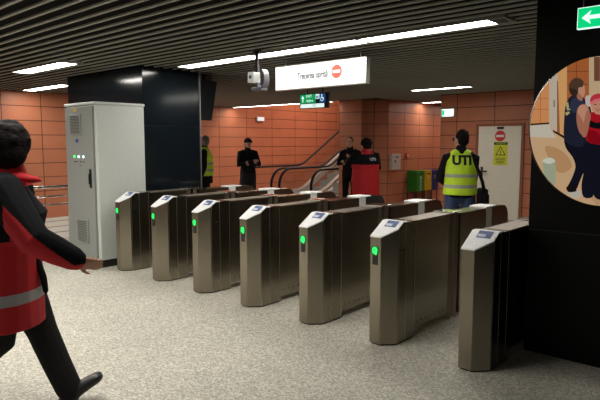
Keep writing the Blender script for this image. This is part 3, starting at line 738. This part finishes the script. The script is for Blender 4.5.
# small round sounder on the column above the panel
t = thing('wall_sounder', 'small dark red round sounder on the black wall above the round picture', 'sounder', (-.93, 4.44, 2.34))
bm = bmesh.new(); cyl(bm, (0, 0, 0), (0, -.05, 0), .05, 24); link('base', bm, 'black', t)
bm = bmesh.new()
for k in range(24):
    a0 = 2*PI*k/24; a1 = 2*PI*(k+1)/24
    vs = [bm.verts.new((r*math.cos(a), yy, r*math.sin(a))) for a in (a0, a1) for r, yy in ((.03, -.05), (.055, -.03), (.048, -.065), (.034, -.065))]
    for i, j in ((0, 1), (1, 2), (2, 3), (3, 0)): bm.faces.new((vs[i], vs[j], vs[4+j], vs[4+i]))
link('ring', bm, 'doorf', t)

# ------------------------------------------------------------------ people
def loft(bm, pts, rad, side=Vector((1, 0, 0)), n=14, flat=False):
    """closed tapered tube through pts; rad = (along side, across) per point, rounded ends"""
    pts = [Vector(p) for p in pts]; rad = [(r, r) if not isinstance(r, tuple) else r for r in rad]
    t0 = (pts[1]-pts[0]).normalized(); t1 = (pts[-1]-pts[-2]).normalized()
    P = []; Rd = []
    for c, s in (((.95, .3), (.7, .72)) if not flat else ((.02, .9),)): P.append(pts[0]-t0*min(rad[0])*c); Rd.append((rad[0][0]*s, rad[0][1]*s))
    P += pts; Rd += rad
    for c, s in ((.7, .72), (.95, .3)): P.append(pts[-1]+t1*min(rad[-1])*c); Rd.append((rad[-1][0]*s, rad[-1][1]*s))
    rings = []
    for i, p in enumerate(P):
        t = (P[min(i+1, len(P)-1)]-P[max(i-1, 0)]).normalized()
        s = side-t*side.dot(t)
        if s.length < .05: s = Vector((0, 1, 0))-t*t.y
        s.normalize(); nn = t.cross(s)
        rings.append([bm.verts.new(p+s*Rd[i][0]*math.cos(2*PI*k/n)+nn*Rd[i][1]*math.sin(2*PI*k/n)) for k in range(n)])
    for r0, r1 in zip(rings, rings[1:]):
        for k in range(n): bm.faces.new((r0[k], r0[(k+1) % n], r1[(k+1) % n], r1[k]))
    bm.faces.new(rings[0][::-1]); bm.faces.new(rings[-1])
def fuse(name, bm, m, parent, vox, paint=None, smooth_it=4, cuts=()):
    """union every shell of bm into one continuous surface"""
    me = bpy.data.meshes.new(name); bmesh.ops.recalc_face_normals(bm, faces=bm.faces[:]); bm.to_mesh(me); bm.free()
    o = bpy.data.objects.new(name, me); C.objects.link(o)
    r = o.modifiers.new('r', 'REMESH'); r.mode = 'VOXEL'; r.voxel_size = vox; r.adaptivity = 0
    s = o.modifiers.new('s', 'SMOOTH'); s.iterations = smooth_it; s.factor = .5
    bpy.context.view_layer.update()
    m2 = bpy.data.meshes.new_from_object(o.evaluated_get(bpy.context.evaluated_depsgraph_get()))
    o.modifiers.clear(); o.data = m2; bpy.data.meshes.remove(me); m2.name = name
    if cuts:
        b2 = bmesh.new(); b2.from_mesh(m2)
        for z in cuts: bmesh.ops.bisect_plane(b2, geom=b2.verts[:]+b2.edges[:]+b2.faces[:], plane_co=(0, 0, z), plane_no=(0, 0, 1))
        b2.to_mesh(m2); b2.free()
    m2.materials.clear()
    for q in (m if isinstance(m, (list, tuple)) else [m]): m2.materials.append(M[q])
    for p in m2.polygons:
        p.use_smooth = True
        if paint: p.material_index = paint(p.center, p.normal)
    o.parent = parent
    return o
V = Vector
def pose(**k):
    J = dict(pelvis=V((0, 0, .95)), waist=V((0, 0, 1.10)), chest=V((0, .0, 1.29)), neck=V((0, .0, 1.46)), head=V((0, .02, 1.615)),
             look=0.0, tilt=0.0)
    for s, n in ((1, 'R'), (-1, 'L')):
        J['sh'+n] = V((s*.175, -.01, 1.40)); J['el'+n] = V((s*.24, -.03, 1.12)); J['wr'+n] = V((s*.25, .06, .88))
        J['hand'+n] = V((0, .25, -1)); J['hip'+n] = V((s*.09, 0, .91)); J['kn'+n] = V((s*.105, .02, .50)); J['an'+n] = V((s*.115, -.02, .09)); J['toe'+n] = V((s*.14, .17, .035))
    for a, b in k.items(): J[a] = V(b) if isinstance(b, tuple) else b
    return J
def hand(bm, w, d, side, s=1, curl=.5):
    d = d.normalized(); sd = (side-d*side.dot(d)).normalized(); n = d.cross(sd)
    if n.y > 0: n = -n        # curl inwards
    loft(bm, [w, w+d*.04, w+d*.085], [(.028, .02), (.04, .016), (.042, .014)], sd, 10)
    for i, (o, L) in enumerate(((-.032, .066), (-.011, .076), (.011, .07), (.031, .055))):
        b = w+d*.085+sd*o; a = .25*curl
        m1 = b+(d*math.cos(a)-n*math.sin(a))*L*.5; m2 = m1+(d*math.cos(a*3)-n*math.sin(a*3))*L*.5
        loft(bm, [b-d*.02, m1, m2], [.0095, .0088, .0075], sd, 8)
    b = w+d*.03+sd*-.03
    loft(bm, [b, b-sd*.03+d*.03, b-sd*.035+d*.062], [.013, .0115, .0095], n, 8)
def person(label, x, y, rz, J, top='cloth', top_paint=None, legs='grey', hair='hair', cap=False, vest=False, scale=1., vox=.012, bald=False, hood=False, hem=.80, fat=1., beard=False, name='person', legpaint=None, sleeve=1.0, legf=1.0, widen=1.0, cuts=(), glasses=False, bushy=0.):
    t = thing(name, label, 'person', (x, y, 0), rz)
    t.scale = (scale*widen, scale*(widen+1)/2, scale)
    X = V((1, 0, 0))
    hm = Matrix.Translation(J['head']) @ Matrix.Rotation(J['look'], 4, 'Z') @ Matrix.Rotation(J['tilt'], 4, 'X')
    def hp(a, b, c): return hm @ V((a, b, c))
    hr = hm.to_3x3().to_4x4()
    # body: one continuous figure
    bm = bmesh.new()
    loft(bm, [J['hipR']*.5+J['hipL']*.5+V((0, 0, -.02)), J['pelvis'], J['waist'], J['chest'], (J['shR']+J['shL'])/2+V((0, 0, -.01))], [(.14, .10), (.155*fat, .115*fat), (.135*fat, .10*fat), (.16*fat, .115), (.12, .07)])
    loft(bm, [J['neck']-V((0, 0, .06)), J['neck'], J['head']-V((0, .01, .07))], [(.07, .06), (.056, .056), (.054, .056)])
    sphere(bm, hp(0, 0, .01), (.074, .095, .112), 20, hr)
    sphere(bm, hp(0, .03, -.045), (.056, .062, .068), 16, hr)             # jaw and cheeks
    loft(bm, [hp(0, .082, .02), hp(0, .10, -.012), hp(0, .108, -.026)], [(.010, .010), (.012, .012), (.015, .011)], n=8)  # nose
    sphere(bm, hp(0, .082, -.062), (.022, .014, .010), 10, hr)               # lips
    sphere(bm, hp(0, .075, -.095), (.024, .018, .016), 10, hr)               # chin
    sphere(bm, hp(0, .083, .034), (.045, .012, .010), 10, hr)                # brow
    for s in (-1, 1): sphere(bm, hp(s*.076, -.008, -.008), (.010, .022, .033), 10, hr)   # ears
    for n in 'RL':
        sh, el, wr = J['sh'+n], J['el'+n], J['wr'+n]
        loft(bm, [sh*.8+J['chest']*.2+V((0, 0, .02)), sh, sh.lerp(el, .5), el, el.lerp(wr, .3), wr], [.055, .057, .047, .039, .041, .027])
        hand(bm, wr, J['hand'+n], V(J.get('hs'+n, (0, 1, 0))), curl=J.get('curl', 1.0))
        hip, kn, an, toe = J['hip'+n], J['kn'+n], J['an'+n], J['toe'+n]
        loft(bm, [hip+V((0, 0, .04)), hip.lerp(kn, .35), kn, kn.lerp(an, .3), an], [(.082, .09), .08, .053, .054, .036])
        fd = (toe-an).normalized()
        loft(bm, [an+V((0, 0, -.02))-V((0, .04, 0)), an.lerp(toe, .5), toe], [(.033, .03), (.038, .03), (.036, .018)])
    body = fuse('body', bm, 'skin', t, vox)
    # eyes and mouth
    bm = bmesh.new()
    for s in (-1, 1): sphere(bm, hp(s*.030, .089, .012), (.011, .006, .006), 8, hr)
    link('eyes', bm, 'eye', body)
    # trousers
    bm = bmesh.new()
    loft(bm, [J['hipR']*.5+J['hipL']*.5, J['pelvis'], J['pelvis']+V((0, 0, .10))], [(.155*fat, .12*fat), (.165*fat, .125*fat), (.15*fat, .115*fat)])
    for n in 'RL':
        hip, kn, an = J['hip'+n], J['kn'+n], J['an'+n]
        loft(bm, [hip+V((0, 0, .03)), hip.lerp(kn, .4), kn, kn.lerp(an, .5), an+V((0, 0, .015))], [(.098*legf, .108*legf), (.094*legf, .10*legf), .074*legf, .070*legf, .066*legf])
    fuse('trousers', bm, legs, t, vox, legpaint)
    # shoes
    for n in 'RL':
        an, toe = J['an'+n], J['toe'+n]; bm = bmesh.new(); d = (toe-an); d2 = (toe-an).normalized(); up = V((1, 0, 0)).cross(d2)
        loft(bm, [an-d2*.05+up*-.045, an.lerp(toe, .45)-up*.012, toe+d2*.03], [(.042*legf, .035*legf), (.048*legf, .036*legf), (.044*legf, .028*legf)])
        loft(bm, [an-up*.04, an+V((0, 0, .02))], [(.044, .05), (.046, .05)])
        fuse('shoe', bm, 'shoe', t, min(vox, .01))
    # jacket: torso and sleeves in one
    bm = bmesh.new(); f = fat
    hemc = J['pelvis']+V((0, 0, hem-.95))
    loft(bm, [hemc, J['pelvis'].lerp(hemc, .3), J['waist'], J['chest'], (J['shR']+J['shL'])/2, J['neck']-V((0, 0, .03))],
         [(.195*f, .155*f), (.192*f, .15*f), (.175*f, .135*f), (.192*f, .145*f), (.15, .10), (.075, .07)], n=20, flat=True)
    for n in 'RL':
        sh, el, wr = J['sh'+n], J['el'+n], J['wr'+n]
        loft(bm, [sh*.75+J['chest']*.25+V((0, 0, .03)), sh, sh.lerp(el, .5), el, el.lerp(wr, .5), wr-(wr-el).normalized()*.01], [.075*sleeve, .08*sleeve, .068*sleeve, .061*sleeve, .055*sleeve, .046*sleeve])
    loft(bm, [J['neck']-V((0, 0, .03)), J['neck']+V((0, 0, .035))], [(.085, .085), (.076, .078)])
    jk = fuse('jacket', bm, top if isinstance(top, (list, tuple)) else [top], t, vox, top_paint, cuts=cuts)
    if vest:
        bm = bmesh.new()
        loft(bm, [J['pelvis']+V((0, 0, -.0)), J['pelvis']+V((0, 0, .03)), J['waist'], J['chest'], J['chest'].lerp((J['shR']+J['shL'])/2, .6), (J['shR']+J['shL'])/2+V((0, 0, .03))],
             [(.225*f, .18*f), (.222*f, .178*f), (.21*f, .168*f), (.218*f, .172*f), (.19, .145), (.12, .09)], n=22, flat=True)
        for n in 'RL':
            sh = J['sh'+n]; loft(bm, [J['neck']*.6+sh*.4+V((0, 0, -.0)), sh*.93+V((0, 0, .035))], [(.075, .10), (.05, .10)])
        zs = J['waist'].z
        vp = lambda c, nn: 1 if (abs(c.z-(zs-.045)) < .022 or abs(c.z-(zs+.085)) < .022) else 0
        jk = fuse('safety_vest', bm, ['vest', 'vests'], t, min(vox, .009), vp, cuts=(zs-.067, zs-.023, zs+.063, zs+.107))
    # hair or cap
    bm = bmesh.new()
    if cap:
        sphere(bm, hp(0, -.005, .055), (.090, .108, .075), 18, hr)
        loft(bm, [hp(0, .07, .045), hp(0, .15, .035)], [(.07, .014), (.05, .010)])
        cpo = fuse('cap', bm, 'cloth', t, .008)
        bm = bmesh.new(); sphere(bm, hp(0, -.03, -.01), (.080, .082, .06), 14, hr); fuse('hair', bm, hair, t, .01)
    elif not bald:
        b = bushy
        sphere(bm, hp(0, -.022, .040+b*.3), (.080+b, .090+b, .088+b), 20, hr)
        sphere(bm, hp(0, -.045, -.01), (.074+b, .060+b, .066+b), 16, hr)
        rr = random.Random(3)
        for k in range(70 if b else 10):
            a = rr.uniform(0, 2*PI); e = rr.uniform(.1, 1.4)
            sphere(bm, hp(math.cos(a)*math.cos(e)*(.07+b), -.025+math.sin(a)*math.cos(e)*(.078+b)*(1 if math.sin(a) < 0 else .7), .04+math.sin(e)*(.085+b)), .020+b*.15, 8)
        fuse('hair', bm, hair, t, .008, smooth_it=2)
    if glasses:
        bm = bmesh.new()
        for s in (-1, 1):
            cyl(bm, hp(s*.032, .099, .012), hp(s*.032, .102, .012), .022, 12); cyl(bm, hp(s*.055, .098, .014), hp(s*.080, -.01, .014), .003, 6)
        link('glasses', bm, 'black', t)
    return t, body, jk
def decal(name, bm, target, parent, m, axis=-1, off=.004):
    """lay flat lettering (x, z) onto the back (axis -1) or front (+1) of a garment"""
    me = target.data; tree = BVHTree.FromPolygons([v.co for v in me.vertices], [p.vertices[:] for p in me.polygons])
    bmesh.ops.subdivide_edges(bm, edges=[e for e in bm.edges if e.calc_length() > .03], cuts=2)
    for v in bm.verts:
        hit = tree.ray_cast(V((v.co.x, axis*1.0, v.co.z)), V((0, -axis, 0)))
        d = v.co.y
        if hit[0]: v.co.y = hit[0].y+axis*(off+abs(d))
    return link(name, bm, m, parent)

def ground(px, depth):
    """world xy at a given distance straight ahead of the viewer's line"""
    a = math.radians(42.5); F = V((-math.sin(a), math.cos(a))); R = V((math.cos(a), math.sin(a)))
    return F*depth*1.0+R*(px-300)/568*depth
# forward +Y; rz 42.5 deg faces away from the viewer
AW = math.radians(42.5)

# walking person in red and black jacket at the left
J = pose(pelvis=(0, 0, .93), waist=(0, .02, 1.08), chest=(0, .05, 1.26), neck=(0, .07, 1.45), head=(0, .075, 1.60),
         shR=(.18, .06, 1.375), elR=(.32, .25, 1.12), wrR=(.25, .445, .99), handR=(-.12, .9, -.35), hsR=(.35, .2, .9),
         shL=(-.18, .05, 1.375), elL=(-.25, -.18, 1.14), wrL=(-.24, -.22, .88), handL=(0, 0, -1),
         hipR=(.09, 0, .90), knR=(.10, -.02, .50), anR=(.11, -.36, .24), toeR=(.12, -.24, .08),
         hipL=(-.09, .02, .90), knL=(-.10, .17, .48), anL=(-.11, .31, .075), toeL=(-.12, .455, .135), look=1.3)
def walk_paint(c, n):
    # sleeves: black on top, red beneath; torso red below a slanting yoke
    if c.x > .17 and c.y > .10 and c.z > .89:                       # right sleeve
        el, wr, sh = J['elR'], J['wrR'], J['shR']
        f = (c.y-sh.y)/(wr.y-sh.y); zl = sh.z+(wr.z-sh.z)*min(1, max(0, f))
        return 0 if c.z > zl-.02 else 1
    if c.z > 1.39 and abs(c.x) < .13: return 1         # collar
    if c.x > .12 and c.z > 1.10 and c.y > -.12 : return 0
    if .735 < c.z < .80 and c.y < .26: return 2
    return 0 if c.z > 1.16-.25*c.y else 1
p = ground(-1, 3.3)
walker, bdy, jk = person('person walking at the left edge in a red and black jacket, arm stretched forward', p.x, p.y, -PI/2+AW+math.radians(12), J,
       top=['cloth', 'redj', 'tape'], top_paint=walk_paint, legs='grey', vox=.0075, hem=.60, fat=1.38, bushy=.034, sleeve=1.45, legf=1.22, cuts=(.735, .80))
# stand-up collar points
bm = bmesh.new()
loft(bm, [(-.02, -.03, 1.44), (.05, .07, 1.46), (.07, .20, 1.435), (.06, .235, 1.43)], [(.05, .03), (.05, .032), (.028, .024), (.012, .012)], n=10)
loft(bm, [(0, -.06, 1.43), (0, -.04, 1.485)], [(.09, .05), (.085, .04)])
fuse('collar', bm, 'redj', walker, .008)
bm = bmesh.new(); loft(bm, [(.05, .19, .98), (.05, .225, .85), (.05, .235, .77)], [(.03, .018), (.03, .02), (.03, .015)]); fuse('jacket_flap', bm, 'cloth', walker, .008)

# guard in the hi-vis vest by the door
J = pose(elL=(-.25, .0, 1.14), wrL=(-.12, .22, 1.06), handL=(.9, .3, .1), hsL=(0, 0, 1), shR=(.155, .0, 1.40), shL=(-.155, .0, 1.40), elR=(.17, .10, 1.14), wrR=(.08, .24, 1.04), handR=(-.9, .3, .1), hsR=(0, 0, 1), look=.55, head=(0, .03, 1.615))
p = ground(460.5, 7.25)
guard, bdy, jk = person('person in yellow hi-vis vest marked UTI, seen from behind in front of the door', p.x, p.y, AW+math.radians(6)-math.radians(15), J, top='cloth', legs='jeans', vest=True, scale=1.035, vox=.009, fat=.93, glasses=True, hem=.92, sleeve=.9)
tb = text_bm('UTI', .155, .0015, sx=.95, bold=.008)
bmesh.ops.transform(tb, verts=tb.verts[:], matrix=Matrix.Rotation(PI/2, 4, 'X')); bmesh.ops.translate(tb, verts=tb.verts[:], vec=(.0, 0, 1.37))
decal('vest_lettering', tb, jk, guard, 'ink')
sb = thing('shoulder_bag', 'black shoulder bag hanging at the hip of the person in the UTI vest', 'bag', guard.location, guard.rotation_euler.z)
sb.scale = guard.scale
bm = bmesh.new(); box(bm, .215, .32, -.13, .11, .76, 1.03, bev=.025); box(bm, .32, .335, -.11, .09, .82, .96, bev=.006)
link('bag_body', bm, 'cloth', sb)
bm = bmesh.new(); sweep(bm, [(.27, -.13, 1.0), (.235, -.19, 1.12), (.19, -.19, 1.24), (.145, -.17, 1.36), (.125, -.12, 1.45), (.115, -.02, 1.475), (.12, .10, 1.42)], [(-.02, -.004), (.02, -.004), (.02, .004), (-.02, .004)])
link('strap', bm, 'cloth', sb)

FOLD = dict(elL=(-.26, .06, 1.12), wrL=(.02, .20, 1.16), handL=(.9, .1, .15), hsL=(0, 0, 1), elR=(.26, .06, 1.12), wrR=(-.02, .23, 1.20), handR=(-.9, .1, .15), hsR=(0, 0, 1))
# cap guard by the escalators
p = ground(248, 13.4)
person('person in black uniform and cap with folded arms, standing before the escalators', p.x, p.y, AW+PI+math.radians(28), pose(look=.15, **FOLD), cap=True, scale=1.0, vox=.014, fat=1.0, legf=1.1, legs='grey', hem=.93)
# hi-vis person behind the column
p = ground(204.5, 11.5)
person('person in yellow hi-vis vest half hidden behind the left black column', p.x, p.y, AW+PI/2, pose(wrR=(.25, .0, .88), head=(0, .0, 1.60)), vest=True, scale=1.03, vox=.012, legs='cloth', hair='hairg', fat=1.05)
# man in black against the pillar
p = ground(350, 13.6)
person('person in black with folded arms facing the camera by the orange pillar', p.x, p.y, AW+PI-math.radians(20), pose(**FOLD), scale=1.01, vox=.012, fat=1.0, legs='cloth')
# person in red jacket with their back to us
def red_paint(c, n):
    if c.z > 1.42 and abs(c.x) < .12: return 1
    if c.z > 1.20-.35*abs(c.x)*0+.0: return 0
    if abs(c.x) > .27: return 0
    return 1
p = ground(365.5, 12.2)
rp, bdy, jk = person('person in red jacket with black shoulders, back turned, beside the man in black', p.x, p.y, AW+math.radians(18), pose(elL=(-.30, .10, 1.18), wrL=(-.22, .32, 1.30), handL=(.2, .6, .6), elR=(.27, .05, 1.12), wrR=(.12, .25, 1.12), look=.5), top=['cloth', 'redj'], top_paint=red_paint, legs='cloth', scale=.98, vox=.012, fat=1.42, hem=.52, bushy=.02, sleeve=1.2, widen=1.2)
tb = text_bm('UTI', .08, .0015, bold=.003)
bmesh.ops.transform(tb, verts=tb.verts[:], matrix=Matrix.Rotation(PI/2, 4, 'X')); bmesh.ops.translate(tb, verts=tb.verts[:], vec=(.07, 0, 1.31))
bmx = decal('jacket_lettering', tb, jk, rp, 'mark')
